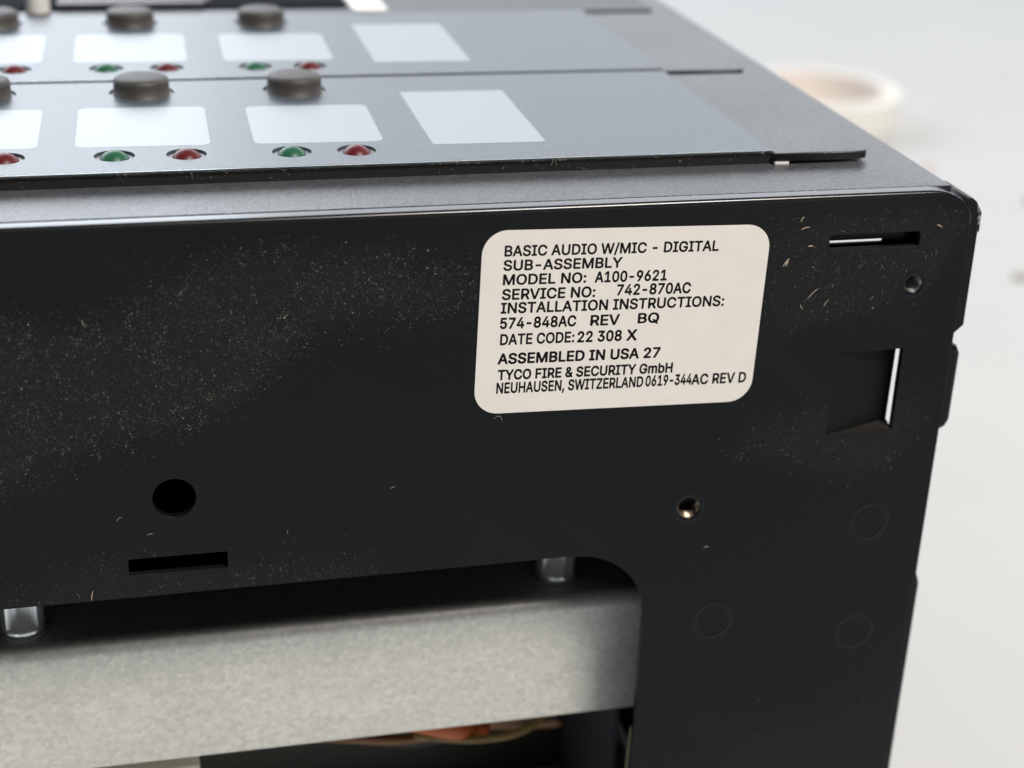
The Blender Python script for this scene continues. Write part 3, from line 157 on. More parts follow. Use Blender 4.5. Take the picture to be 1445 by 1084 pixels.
OVERLAY = mat('blue_grey_overlay', (0.10, 0.125, 0.15), 0.36, IOR=1.5)
add_bump(OVERLAY, noise(OVERLAY, 2000, 3, 0.65), 0.6, 0.00007)
lk(OVERLAY, ramp(OVERLAY, noise(OVERLAY, 2600, 2), [(0.35, (0.055, 0.073, 0.092)), (0.65, (0.09, 0.112, 0.135))]), bsdf(OVERLAY).inputs['Base Color'])
WINDOW = mat('white_window_film', (0.30, 0.335, 0.37), 0.38)
add_bump(WINDOW, noise(WINDOW, 2400, 3, 0.6), 0.2, 0.00005)
CLEAR = mat('clear_film_edge', (0.92, 0.97, 0.95), 0.12, Transmission_Weight=1.0, IOR=1.45)
PAINT_DARK = mat('black_textured_paint_dimmed', (0.020, 0.021, 0.024), 0.36, IOR=1.45)  # darker copy of the top paint; weaker rear reflection put into the colour
add_bump(PAINT_DARK, noise(PAINT_DARK, 2300, 2, 0.6), 0.8, 0.00008)
RUBBER = mat('taupe_rubber', (0.08, 0.072, 0.066), 0.55)
add_bump(RUBBER, noise(RUBBER, 1800, 3), 0.15, 0.00005)
lk(RUBBER, ramp(RUBBER, noise(RUBBER, 500, 4), [(0.3, (0.044, 0.040, 0.037)), (0.7, (0.060, 0.055, 0.051))]), bsdf(RUBBER).inputs['Base Color'])
GREEN = mat('green_lens', (0.016, 0.105, 0.056), 0.40, spec=0.35, Coat_Weight=0.0, Subsurface_Weight=0.3, Subsurface_Scale=0.002)
RED = mat('red_lens', (0.105, 0.008, 0.011), 0.40, spec=0.35, Coat_Weight=0.0, Subsurface_Weight=0.3, Subsurface_Scale=0.002)
STICKER = mat('cream_paper', (0.80, 0.735, 0.675), 0.55)
lk(STICKER, ramp(STICKER, noise(STICKER, 260, 5, 0.65), [(0.30, (0.70, 0.645, 0.585)), (0.70, (0.75, 0.69, 0.628))]), bsdf(STICKER).inputs['Base Color'])
INK = mat('black_thermal_ink', (0.004, 0.004, 0.0045), 0.6, spec=0.15)
_v = noise(INK, 900, 2, 0.5, (1.0, 1.0, 0.25))
lk(INK, ramp(INK, _v, [(0.75, (0.004, 0.004, 0.0045)), (0.81, (0.36, 0.33, 0.30))]), bsdf(INK).inputs['Base Color'])

ZINC = mat('galvanised_steel', (0.60, 0.60, 0.56), 0.36, metal=0.22)
_vo = nd(ZINC, 'ShaderNodeTexVoronoi'); _vo.inputs['Scale'].default_value = 1250; lk(ZINC, coord(ZINC), _vo.inputs['Vector'])
_vs = nd(ZINC, 'ShaderNodeSeparateColor'); lk(ZINC, _vo.outputs['Color'], _vs.inputs[0]); _a = noise(ZINC, 1100, 4, 0.65); _b = noise(ZINC, 160, 4, 0.65, (0.6, 1, 1.2)); _c = rng(ZINC, _vs.outputs[0], 0.25, 0.75)
_s = math_(ZINC, 'ADD', math_(ZINC, 'MULTIPLY', _a, 0.40), math_(ZINC, 'ADD', math_(ZINC, 'MULTIPLY', _b, 0.25), math_(ZINC, 'MULTIPLY', _c, 0.35)))
lk(ZINC, ramp(ZINC, _s, [(0.36, (0.45, 0.44, 0.405)), (0.46, (0.515, 0.50, 0.455)), (0.55, (0.56, 0.543, 0.49)), (0.64, (0.63, 0.61, 0.555))]), bsdf(ZINC).inputs['Base Color'])
lk(ZINC, rng(ZINC, _a, 0.28, 0.55), bsdf(ZINC).inputs['Roughness'])
add_bump(ZINC, _a, 0.2, 0.00004)
STEEL = mat('polished_steel', (0.93, 0.93, 0.92), 0.10, metal=0.8)
BRASS = mat('worn_brass_thread', (0.50, 0.40, 0.28), 0.38, metal=0.9)
lk(BRASS, ramp(BRASS, noise(BRASS, 1500, 3), [(0.42, (0.045, 0.035, 0.025)), (0.66, (0.36, 0.28, 0.20))]), bsdf(BRASS).inputs['Base Color'])
THREAD = mat('dark_steel_thread', (0.30, 0.29, 0.28), 0.35, metal=0.9)
INNER = mat('dark_inner_steel', (0.05, 0.055, 0.065), 0.30)
BLACK = mat('matt_black', (0.008, 0.008, 0.009), 0.6)
BLACKGLOSS = mat('black_display_window', (0.006, 0.007, 0.014), 0.8, spec=0.1)
GRILLE = mat('grey_grille', (0.13, 0.12, 0.135), 0.4)
WHITEPL = mat('white_plastic', (0.78, 0.76, 0.73), 0.4)
CREAMPL = mat('cream_block', (0.84, 0.80, 0.68), 0.55)
ORANGE = mat('orange_insulation', (0.46, 0.10, 0.02), 0.5)
YELLOW = mat('yellow_insulation', (0.20, 0.125, 0.03), 0.5)
BROWN = mat('brown_sleeve', (0.26, 0.13, 0.06), 0.6)
TEAL = mat('teal_component', (0.015, 0.05, 0.08), 0.5)
OLIVE = mat('olive_edging', (0.16, 0.14, 0.06), 0.45)
DUST = mat('pale_dust', (0.30, 0.26, 0.20), 0.9)
lk(DUST, ramp(DUST, noise(DUST, 700, 2), [(0.35, (0.07, 0.064, 0.054)), (0.55, (0.17, 0.155, 0.128)), (0.75, (0.56, 0.53, 0.46))]), bsdf(DUST).inputs['Base Color'])
LINT = mat('pale_lint', (0.42, 0.34, 0.26), 0.9)
TABLE = mat('white_laminate', (0.80, 0.80, 0.79), 0.5)
lk(TABLE, ramp(TABLE, noise(TABLE, 6, 3), [(0.3, (0.57, 0.577, 0.575)), (0.7, (0.605, 0.612, 0.61))]), bsdf(TABLE).inputs['Base Color'])
TAPE = mat('cream_masking_tape', (0.88, 0.865, 0.81), 0.6)
CORE = mat('pinkish_cardboard', (0.84, 0.76, 0.70), 0.8)
SCUFF = mat('bare_scuffed_steel', (0.30, 0.28, 0.26), 0.5, metal=0.5)
lk(SCUFF, ramp(SCUFF, noise(SCUFF, 900, 4, 0.7), [(0.45, (0.012, 0.012, 0.013)), (0.58, (0.40, 0.37, 0.34))]), bsdf(SCUFF).inputs['Base Color'])

# dust zones on the front panel: (x, z) outlines in mm
A_UP = [(-146, -11.0), (-135.6, -11.2), (-127.7, -11.9), (-121.4, -10.0), (-114.9, -7.4), (-109.3, -3.6), (-103.8, -2.3), (-86.1, -2.2), (-84.5, -4.0), (-72, -6.6)]
A_LO = [(-146, -40.0), (-137.8, -37.1), (-129.3, -34.1), (-118.9, -30.7), (-106.4, -27.4), (-101.6, -23.5), (-97.6, -19.1), (-92.8, -16.8), (-86.0, -15.1), (-72, -15.4)]
B_UP = [(-146, -53.5), (-139, -51.3), (-132.2, -48.6), (-124.5, -47.1), (-110.1, -49.2), (-106, -49.4), (-94, -50.5), (-86, -52)]
B_LO = [(-146, -60), (-86, -60)]
C_UP = [(-31, -2.0), (1, -2.0)]
C_LO = [(-31, -22.9), (-29.2, -22.4), (-22.2, -20.6), (-13.5, -18.3), (-6.9, -16.5), (-3.9, -13.9), (-1.5, -7.4), (1, -4)]
D_UP = [(-36, -37.0), (-33.9, -35.8), (-28.5, -33.9), (-20.9, -31.5), (-5, -29.8), (-1, -29.6)]
D_LO = [(-36, -39.6), (-34.6, -40.4), (-25.3, -42.4), (-13.1, -47.1), (-7.5, -45.1), (-2, -41.9), (-1, -41)]
E_UP = [(-44, -99.5), (-36.7, -96.2), (-25, -90.3), (-16.5, -88.6), (2.9, -82.8)]
E_LO = [(-44, -130), (2.9, -130)]
ZONES = [(A_UP, A_LO), (B_UP, B_LO), (C_UP, C_LO), (D_UP, D_LO), (E_UP, E_LO)]

PANEL = mat('black_satin_paint_with_dust', (0.0085, 0.0098, 0.0108), 0.36, spec=0.15)
def dust_film(M):
    sp = nd(M, 'ShaderNodeSeparateXYZ'); lk(M, coord(M), sp.inputs[0])
    X = math_(M, 'DIVIDE', math_(M, 'ADD', sp.outputs['X'], 0.150), 0.160)
    wob = math_(M, 'MULTIPLY', math_(M, 'SUBTRACT', noise(M, 300, 4, 0.65), 0.5), 0.0035)
    Zc = math_(M, 'ADD', sp.outputs['Z'], wob)
    total = None
    for up, lo in ZONES:
        vals = []
        for pts in (up, lo):
            fc = nd(M, 'ShaderNodeFloatCurve'); cv = fc.mapping.curves[0]
            P = [((x + 150) / 160, (z + 140) / 150) for x, z in pts]
            cv.points[0].location = P[0]; cv.points[1].location = P[-1]
            for q in P[1:-1]: cv.points.new(*q)
            for p_ in cv.points: p_.handle_type = 'AUTO_CLAMPED'
            fc.mapping.update(); lk(M, X, fc.inputs['Value'])
            vals.append(math_(M, 'SUBTRACT', math_(M, 'MULTIPLY', fc.outputs[0], 0.150), 0.140))
        a = math_(M, 'DIVIDE', math_(M, 'SUBTRACT', vals[0], Zc), 0.0060, True)
        b = math_(M, 'DIVIDE', math_(M, 'SUBTRACT', Zc, vals[1]), 0.0045, True)
        x0, x1 = up[0][0] * S, up[-1][0] * S
        c = math_(M, 'DIVIDE', math_(M, 'SUBTRACT', sp.outputs['X'], x0), 0.004, True)
        d = math_(M, 'DIVIDE', math_(M, 'SUBTRACT', x1, sp.outputs['X']), 0.006, True)
        z = math_(M, 'MULTIPLY', math_(M, 'MULTIPLY', a, b), math_(M, 'MULTIPLY', c, d))
        total = z if total is None else math_(M, 'ADD', total, z, True)
    return total
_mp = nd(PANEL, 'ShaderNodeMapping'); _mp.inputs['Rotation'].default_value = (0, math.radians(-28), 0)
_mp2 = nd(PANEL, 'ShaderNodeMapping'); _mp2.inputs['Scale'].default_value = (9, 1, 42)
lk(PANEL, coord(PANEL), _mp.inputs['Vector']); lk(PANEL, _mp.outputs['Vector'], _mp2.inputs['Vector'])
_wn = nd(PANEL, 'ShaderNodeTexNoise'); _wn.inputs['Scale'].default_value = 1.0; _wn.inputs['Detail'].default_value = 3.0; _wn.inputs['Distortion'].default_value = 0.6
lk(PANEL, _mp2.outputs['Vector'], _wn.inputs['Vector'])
_sheen_bands = math_(PANEL, 'MULTIPLY', math_(PANEL, 'DIVIDE', math_(PANEL, 'SUBTRACT', _wn.outputs['Fac'], 0.45), 0.2, True), 0.55)   # broad diagonal reflections painted into the colour as paler bands
_d = math_(PANEL, 'ADD', dust_film(PANEL), _sheen_bands, True)
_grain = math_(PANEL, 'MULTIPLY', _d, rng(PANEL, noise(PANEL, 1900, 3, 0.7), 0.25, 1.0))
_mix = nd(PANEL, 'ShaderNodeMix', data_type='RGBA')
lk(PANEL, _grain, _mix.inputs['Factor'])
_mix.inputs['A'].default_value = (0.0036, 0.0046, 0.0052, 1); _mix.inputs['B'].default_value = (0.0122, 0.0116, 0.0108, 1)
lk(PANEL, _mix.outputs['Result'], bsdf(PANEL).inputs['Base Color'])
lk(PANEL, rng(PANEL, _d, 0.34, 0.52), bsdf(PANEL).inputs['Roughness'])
add_bump(PANEL, noise(PANEL, 1500, 2, 0.5), 0.07, 0.00004)

# ------------------------------------------------------------------ mesh helpers (mm in, metres out)
def mesh_ob(name, bm, material, parent=None, loc=(0, 0, 0), smooth=False):
    bmesh.ops.recalc_face_normals(bm, faces=bm.faces[:])
    me = bpy.data.meshes.new(name)
    for v in bm.verts: v.co *= S
    bm.to_mesh(me); bm.free()
    if smooth:
        for p in me.polygons: p.use_smooth = True
        if smooth != 'all': me.set_sharp_from_angle(angle=math.radians(40))
    me.materials.append(material)
    o = bpy.data.objects.new(name, me); COL.objects.link(o)
    o.location = Vector(loc) * S
    if parent: o.parent = parent
    return o

def box(bm, x0, x1, y0, y1, z0, z1, bevel=0.0, seg=2):
    r = bmesh.ops.create_cube(bm, size=1)
    for v in r['verts']:
        v.co = Vector(((x0 + x1) / 2 + v.co.x * (x1 - x0), (y0 + y1) / 2 + v.co.y * (y1 - y0), (z0 + z1) / 2 + v.co.z * (z1 - z0)))
    if bevel:
        es = list({e for v in r['verts'] for e in v.link_edges})
        bmesh.ops.bevel(bm, geom=es, offset=bevel, segments=seg, affect='EDGES', profile=0.5)
    return bm
def box_ob(name, dims, material, parent, bevel=0.0, seg=2, smooth=True):
    return mesh_ob(name, box(bmesh.new(), *dims, bevel, seg), material, parent, smooth=smooth)

def rrect(x0, x1, y0, y1, r, n=8):
    pts = []
    for cx, cy, a0 in ((x1 - r, y1 - r, 0), (x0 + r, y1 - r, 90), (x0 + r, y0 + r, 180), (x1 - r, y0 + r, 270)):
        for i in range(n + 1):
            a = math.radians(a0 + 90 * i / n); pts.append((cx + r * math.cos(a), cy + r * math.sin(a)))
    return pts
def circle(cx, cy, r, n=40): return [(cx + r * math.cos(2 * math.pi * i / n), cy + r * math.sin(2 * math.pi * i / n)) for i in range(n)]
def rot(pts, a, c=(0, 0)):
    ca, sa = math.cos(a), math.sin(a)
    return [(c[0] + (x - c[0]) * ca - (y - c[1]) * sa, c[1] + (x - c[0]) * sa + (y - c[1]) * ca) for x, y in pts]

def plate_bm(loops, thick, bevel, to3d):
    """A sheet with holes: outer loop first, then holes; local z from 0 (back) to thick (face); to3d maps (u, v, w) to mm."""
    cu = bpy.data.curves.new('sheet', 'CURVE'); cu.dimensions = '2D'; cu.fill_mode = 'BOTH'
    cu.extrude = max(thick / 2 - bevel, 0.0) * S; cu.bevel_depth = bevel * S; cu.bevel_resolution = 2; cu.offset = -bevel * S
    for L in loops:
        sp = cu.splines.new('POLY'); sp.points.add(len(L) - 1); sp.use_cyclic_u = True
        for p, (u, v) in zip(sp.points, L): p.co = (u * S, v * S, 0, 1)
    o = bpy.data.objects.new('sheet', cu); COL.objects.link(o)
    dg = bpy.context.evaluated_depsgraph_get(); dg.update()
    me = bpy.data.meshes.new_from_object(o.evaluated_get(dg))
    bm = bmesh.new(); bm.from_mesh(me)
    bpy.data.objects.remove(o); bpy.data.curves.remove(cu); bpy.data.meshes.remove(me)
    bmesh.ops.remove_doubles(bm, verts=bm.verts[:], dist=1e-7)
    for v in bm.verts:
        u, w, t = v.co / S
        v.co = Vector(to3d(u, w, t + thick / 2))
    return bm
def front(y_face):          # local (u, v) -> x, z ; face looks towards -y
    return lambda T: (lambda u, v, w: (u, y_face + T - w, v))
def flat(z_top):
    return lambda T: (lambda u, v, w: (u, v, z_top - T + w))
def plate_ob(name, loops, thick, bevel, conv, material, parent, smooth=False, loc=(0, 0, 0)):
    return mesh_ob(name, plate_bm(loops, thick, bevel, conv(thick)), material, parent, loc, smooth)

def lathe(bm, prof, seg=40, axis='Z', c=(0, 0, 0), sy=1.0):
    """prof: (radius, height) pairs; axis Z: height along z; axis Y: height along y."""
    rings = []
    for r, h in prof:
        ring = []
        for i in range(seg):
            a = 2 * math.pi * i / seg
            if axis == 'Z': p = (c[0] + r * math.cos(a), c[1] + sy * r * math.sin(a), c[2] + h)
            else: p = (c[0] + r * math.cos(a), c[1] + h, c[2] + r * math.sin(a))
            ring.append(bm.verts.new(p))
        rings.append(ring)
    for A, B in zip(rings, rings[1:]):
        for i in range(seg):
            j = (i + 1) % seg; bm.faces.new((A[i], A[j], B[j], B[i]))
    return rings
def cap(bm, ring): bm.faces.new(ring)

def tube(bm, pts, r, seg=8, taper=None):
    pts = [Vector(p) for p in pts]; rings = []
    for i, p in enumerate(pts):
        d = (pts[min(i + 1, len(pts) - 1)] - pts[max(i - 1, 0)]).normalized()
        a = d.orthogonal().normalized(); b = d.cross(a)
        rr = r if taper is None else r * taper[i]
        rings.append([bm.verts.new(p + rr * (a * math.cos(2 * math.pi * k / seg) + b * math.sin(2 * math.pi * k / seg))) for k in range(seg)])
    for A, B in zip(rings, rings[1:]):
        # orthogonal() can turn between rings: start each ring where it lies nearest the last
        k0 = min(range(seg), key=lambda k: sum((A[i].co - B[(i + k) % seg].co).length for i in range(seg)))
        B[:] = B[k0:] + B[:k0]
        for i in range(seg):
            j = (i + 1) % seg; bm.faces.new((A[i], A[j], B[j], B[i]))
    bm.faces.new(rings[0]); bm.faces.new(rings[-1])

def spline_pts(ctrl, n=24):
    P = [Vector(p) for p in ctrl]; P = [P[0] * 2 - P[1]] + P + [P[-1] * 2 - P[-2]]; out = []
    for i in range(1, len(P) - 2):
        for k in range(n):
            t = k / n; a, b, c, d = P[i - 1:i + 3]
            out.append(0.5 * ((2 * b) + (c - a) * t + (2 * a - 5 * b + 4 * c - d) * t * t + (3 * b - a - 3 * c + d) * t ** 3))
    out.append(P[-2]); return out

# ------------------------------------------------------------------ setting: the white table
o = mesh_ob('table_surface', box(bmesh.new(), -900, 1900, -14, 2600, -152, -130, 3), TABLE, smooth=True)
o['kind'] = 'structure'

# ------------------------------------------------------------------ the audio control unit
unit = bpy.data.objects.new('audio_control_unit', None); COL.objects.link(unit)
unit.empty_display_size = 0.02
unit['label'] = 'black steel audio unit with cream rating label, grey buttons and red and green lights'
unit['category'] = 'control unit'

TOP = 0.35          # height of the chassis top
MT = 2.4            # height of the module faces
R_ = 0.60           # bend radius along the top edge
LIP = 2.2           # depth of the flat lip behind it

# front panel: sheet with its holes
corner = [(-6.5, TOP), (-5.2, 0.28), (-3.9, 0.02), (-2.6, -0.45), (-1.5, -1.1), (-0.6, -1.9), (0.0, -2.7), (0.35, -3.6), (0.45, -5.0)]
edge = [(-300.0, TOP)] + [(-300 + 293.5 * k / 40, TOP) for k in range(1, 40)] + corner
def nrm(i):
    a = Vector(edge[max(i - 1, 0)]); b = Vector(edge[min(i + 1, len(edge) - 1)])
    d = (b - a).normalized(); return Vector((-d.y, d.x))
rad = [R_ if x < -6.6 else max(0.35, R_ * (1 - 0.8 * (x + 6.6) / 7.0)) for x, z in edge]
inset = [(Vector(p) - nrm(i) * rad[i]) for i, p in enumerate(edge)]
outer = [(v.x, v.y) for v in inset] + [(0.45, -8), (0.45, -63.8), (0.0, -64.2), (0.0, -129.5), (-45.2, -129.5)]
# the big cut-out is open to the left and bottom of the picture
r = 11.5
cut = [(-45.2, -64.6 - 0.0)]
cut = [(-45.2, -66.2)] + [(-45.2 - r + r * math.cos(math.radians(a)), -66.2 + r * math.sin(math.radians(a))) for a in range(10, 91, 8)] + [(-58, -54.62), (-300, -55.0)]
outer += cut
holes = [rrect(-21.55, -7.45, -7.9, -5.65, 0.5, 4), circle(-7.44, -13.79, 1.35, 28), circle(-39.31, -48.0, 1.75, 32),
         circle(-114.94, -39.5, 2.95, 48), rrect(-121.65, -108.0, -51.2, -48.6, 0.25, 3),
         [(-17.9, -24.15), (-18.3, -37.5), (-7.55, -37.3), (-7.55, -24.0)]]
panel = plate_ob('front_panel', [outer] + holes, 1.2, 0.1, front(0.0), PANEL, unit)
bm = bmesh.new(); rows_ = []
for i, p in enumerate(edge):
    n = nrm(i); P = Vector(p); rr = rad[i]
    row = []
    for k in range(9):
        a = math.pi / 2 * k / 8
        q = P - n * (rr - rr * math.sin(a)); row.append(bm.verts.new((q.x, rr * (1 - math.cos(a)), q.y)))
    row.append(bm.verts.new((row[-1].co.x, LIP, row[-1].co.z)))
    q = P - n * 1.0; row.append(bm.verts.new((q.x, LIP + 0.06, q.y)))
    rows_.append(row)
for A, B in zip(rows_, rows_[1:]):
    for k in range(len(A) - 1): bm.faces.new((A[k], A[k + 1], B[k + 1], B[k]))
mesh_ob('panel_lip', bm, LIPMAT, panel, smooth=True)

# rings left by blanked-off holes, threaded holes
for x, z in ((-9.23, -53.05), (-33.72, -68.35), (-9.25, -72.99)):
    bm = bmesh.new()
    lathe(bm, [(2.55, 0.02), (2.75, -0.055), (2.95, -0.075), (3.2, -0.055), (3.5, 0.02)], 48, 'Y')
    mesh_ob('blanked_hole_ring', bm, PANEL if False else PAINT, panel, (x, 0, z), smooth='all')
def threaded(x, z, r, material, depth):
    bm = bmesh.new(); prof = []
    t = 0.15; k = 0
    while t < depth:
        prof.append((r * (1.0 if k % 2 == 0 else 0.84), t)); t += 0.32; k += 1
    rings = lathe(bm, prof, 32, 'Y')
    cap(bm, rings[-1])
    mesh_ob('threaded_insert', bm, material, panel, (x, 0, z), smooth=True)
    bm = bmesh.new()
    lathe(bm, [(r + 0.02, 0.05), (r + 0.1, -0.05), (r + 0.5, -0.06), (r + 0.95, 0.02)], 40, 'Y')
    mesh_ob('hole_collar', bm, PAINT, panel, (x, 0, z), smooth='all')
threaded(-7.44, -13.79, 1.33, THREAD, 4.0)
threaded(-39.31, -48.0, 1.72, BRASS, 3.2)

# pressed-in louvre beside the right edge
bm = bmesh.new()
def V(*p): return bm.verts.new(p)
d0, d1, xr = 0.30, 2.3, -7.5
a_, b_ = V(-17.9, 0.1, -24.15), V(-18.3, 0.1, -37.5)
a2, b2 = V(-17.75, d0, -24.15), V(-18.1, d0, -36.7)
c_, e_ = V(xr, d1, -24.1), V(xr - 0.1, d1, -36.6)
c2, e2 = V(xr, d1 + 0.9, -24.1), V(xr - 0.1, d1 + 0.9, -36.6)
f_ = V(-7.6, 0.15, -37.3); g_ = V(-7.6, 0.1, -24.0)
bm.faces.new((a_, a2, b2, b_)); bm.faces.new((a2, c_, e_, b2)); bm.faces.new((c_, c2, e2, e_))
bm.faces.new((b_, b2, e_, f_)); bm.faces.new((a_, g_, c_, a2))
LOUVRE = mat('black_paint_with_settled_dust', (0.0045, 0.005, 0.0055), 0.45, spec=0.12)
_g = nd(LOUVRE, 'ShaderNodeNewGeometry'); _sp = nd(LOUVRE, 'ShaderNodeSeparateXYZ'); lk(LOUVRE, _g.outputs['True Normal'], _sp.inputs[0])
_up = math_(LOUVRE, 'DIVIDE', math_(LOUVRE, 'SUBTRACT', math_(LOUVRE, 'ABSOLUTE', _sp.outputs['Z']), 0.25), 0.3, True)
lk(LOUVRE, ramp(LOUVRE, math_(LOUVRE, 'MULTIPLY', _up, rng(LOUVRE, noise(LOUVRE, 500, 4, 0.7), 0.3, 1.3)), [(0.0, (0.0042, 0.0046, 0.005)), (1.0, (0.020, 0.017, 0.014))]), bsdf(LOUVRE).inputs['Base Color'])
mesh_ob('pressed_louvre', bm, LOUVRE, panel)
box_ob('inner_slot_plate', (-300, -299, 2, 3, -20, -10), PAINT, unit) if False else None
plate_ob('inner_slot_plate', [rrect(-25.5, -2.0, -12.0, -1.6, 0.3, 3), rrect(-21.9, -11.9, -7.9, -7.35, 0.12, 3)], 0.8, 0.05, front(2.4), PAINT, unit)

# side flanges folded behind the right edge
def side_piece(name, prof, y0, y1, bev, material):
    plate_ob(name, [prof], y1 - y0, bev, front(y0), material, unit)
side_piece('side_flange', [(-1.2, -1.0), (0.45, -1.15), (1.15, -1.7), (1.95, -3.3), (2.1, -21.0), (0.5, -22.5), (-1.2, -22.5)], 0.5, 9, 0.12, PAINT)
side_piece('scuffed_edge', [(1.2, -1.85), (2.12, -3.35), (2.18, -6.2), (1.85, -6.6), (1.5, -3.4)], 0.42, 3.0, 0.1, SCUFF)
side_piece('pressed_tab', [(-1.2, -24.2), (0.9, -24.2), (1.9, -24.6), (2.5, -25.8), (2.5, -36.9), (1.9, -38.1), (0.6, -38.7), (-1.2, -38.9)], 0.7, 9, 0.7, PAINT)
side_piece('lower_side_flange', [(-1.2, -63.8), (0.4, -63.9), (1.3, -64.5), (1.8, -66.0), (1.75, -129.4), (-1.2, -129.4)], 0.7, 9, 0.7, PAINT)

# top plate, back, inner walls
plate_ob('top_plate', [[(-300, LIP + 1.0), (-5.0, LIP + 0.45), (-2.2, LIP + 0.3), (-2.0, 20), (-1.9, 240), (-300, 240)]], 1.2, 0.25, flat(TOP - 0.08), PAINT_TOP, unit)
box_ob('inner_right_wall', (-27.2, -26.2, 1.25, 238, -129.4, -1.2), INNER, unit)
box_ob('back_wall', (-299, -26, 238.6, 240, -129.4, -1.2), BLACK, unit)
box_ob('inner_shelf', (-299, -28, 2.4, 237, -48.1, -46.8), BLACK, unit)  # meets the post tops; front edge drawn forward to catch light through the hole
box_ob('added_light_baffle', (-299, -48, 3.2, 3.8, -55.5, -48.2), mat('dead_black', (0.002, 0.002, 0.002), 0.9, spec=0.0), unit)  # added black sheet keeping key light from the slot off the bracket
box_ob('left_wall', (-300, -299, 3, 238, -129.4, -1.2), BLACK, unit)

# galvanised bracket seen through the cut-out, with its steel posts
bm = box(bmesh.new(), -290, -38.0, 10.0, 40, -90.3, -68.2)
es = [e for e in bm.edges if (abs(e.verts[0].co.y - 10) < .01 and abs(e.verts[1].co.y - 10) < .01 and (abs(e.verts[0].co.z + 68.2) < .01 and abs(e.verts[1].co.z + 68.2) < .01 or False))]
bmesh.ops.bevel(bm, geom=es, offset=2.6, segments=7, affect='EDGES', profile=0.5)
bracket = mesh_ob('galvanised_bracket', bm, ZINC, unit, smooth=True)
for x, y in ((-54.4, 17.6), (-137.6, 16.3)):
    bm = bmesh.new()
    rings = lathe(bm, [(3.9, 0), (3.95, 0.35), (3.7, 0.6), (3.3, 0.7), (3.25, 1.1), (3.35, 1.3), (3.2, 1.5), (3.2, 19.8)], 36, 'Z')
    cap(bm, rings[-1])
    mesh_ob('standoff_post', bm, STEEL, unit, (x, y, -68.2), smooth=True)
# below the bracket: wiring and blocks
box_ob('cream_block', (-200, -112.6, 14, 40, -112, -95.0), CREAMPL, unit, 0.6)
box_ob('inner_side_plate', (-43.2, -42.2, 16, 78, -129.4, -91.0), INNER, unit)
bm = bmesh.new(); tube(bm, spline_pts([(-44.0, 4.2, -90), (-44.3, 4.3, -100), (-44.4, 4.2, -128)], 8), 0.35)
mesh_ob('edge_trim', bm, OLIVE, unit, smooth=True)
bm = bmesh.new(); tube(bm, spline_pts([(-90, 40, -104), (-82, 30, -100), (-75.5, 22, -97.2), (-70, 21, -98.5), (-64, 26, -103)], 8), 2.1, 12)
mesh_ob('orange_wire', bm, ORANGE, unit, smooth='all')
bm = bmesh.new(); tube(bm, spline_pts([(-76, 24, -101.5), (-66, 20, -100.8), (-57, 19, -98.8), (-50, 24, -95)], 8), 0.7)
mesh_ob('yellow_wire', bm, YELLOW, unit, smooth='all')
for k in range(11):
    bm = bmesh.new()
    z = -100.5 - 1.1 * k + random.uniform(-.6, .6)
    tube(bm, spline_pts([(-108, 34 + 3 * k, z - 3), (-92, 26 + 2 * k, z + random.uniform(-1, 1)), (-74, 24 + 2 * k, z - 2 + random.uniform(-1, 1)), (-58, 26 + k, z + 1.5), (-48, 30, z + 5)], 8), random.uniform(0.5, 1.25), 10)
    mesh_ob('brown_wire', bm, (BROWN, BLACK, BROWN, INNER)[k % 4], unit, smooth='all')
box_ob('circuit_board', (-290, -44, 46, 48, -129, -91), mat('dark_board', (0.02, 0.022, 0.018), 0.5), unit)

# ------------------------------------------------------------------ rating label
LROT, LC = -0.02154, (-51.6876, -16.636)
def lab(u, v): # label coordinates -> panel x, z
    c, s = math.cos(LROT), math.sin(LROT)
    return (LC[0] + c * u - s * v, LC[1] + s * u + c * v)
label_loop = [lab(*p) for p in rrect(-21.07, 20.68, -13.73, 13.55, 3.55, 10)]
rating = plate_ob('rating_label', [label_loop], 0.10, 0.02, front(-0.10), STICKER, unit)
GLYPHS = json.loads(GLYPH_DATA)
def bez(pts, n=6):
    out = []
    for i in range(len(pts)):
        p, q = pts[i], pts[(i + 1) % len(pts)]
        a, b, c, d = Vector(p[2:4]), Vector(p[4:6]), Vector(q[0:2]), Vector(q[2:4])
        straight = (b - a).cross(d - a) if False else abs((b - a).x * (d - a).y - (b - a).y * (d - a).x) + abs((c - a).x * (d - a).y - (c - a).y * (d - a).x)
        k = 1 if straight < 400 else n
        for j in range(k):
            t = j / k; out.append(a * (1 - t) ** 3 + b * 3 * t * (1 - t) ** 2 + c * 3 * t * t * (1 - t) + d * t ** 3)
    return out
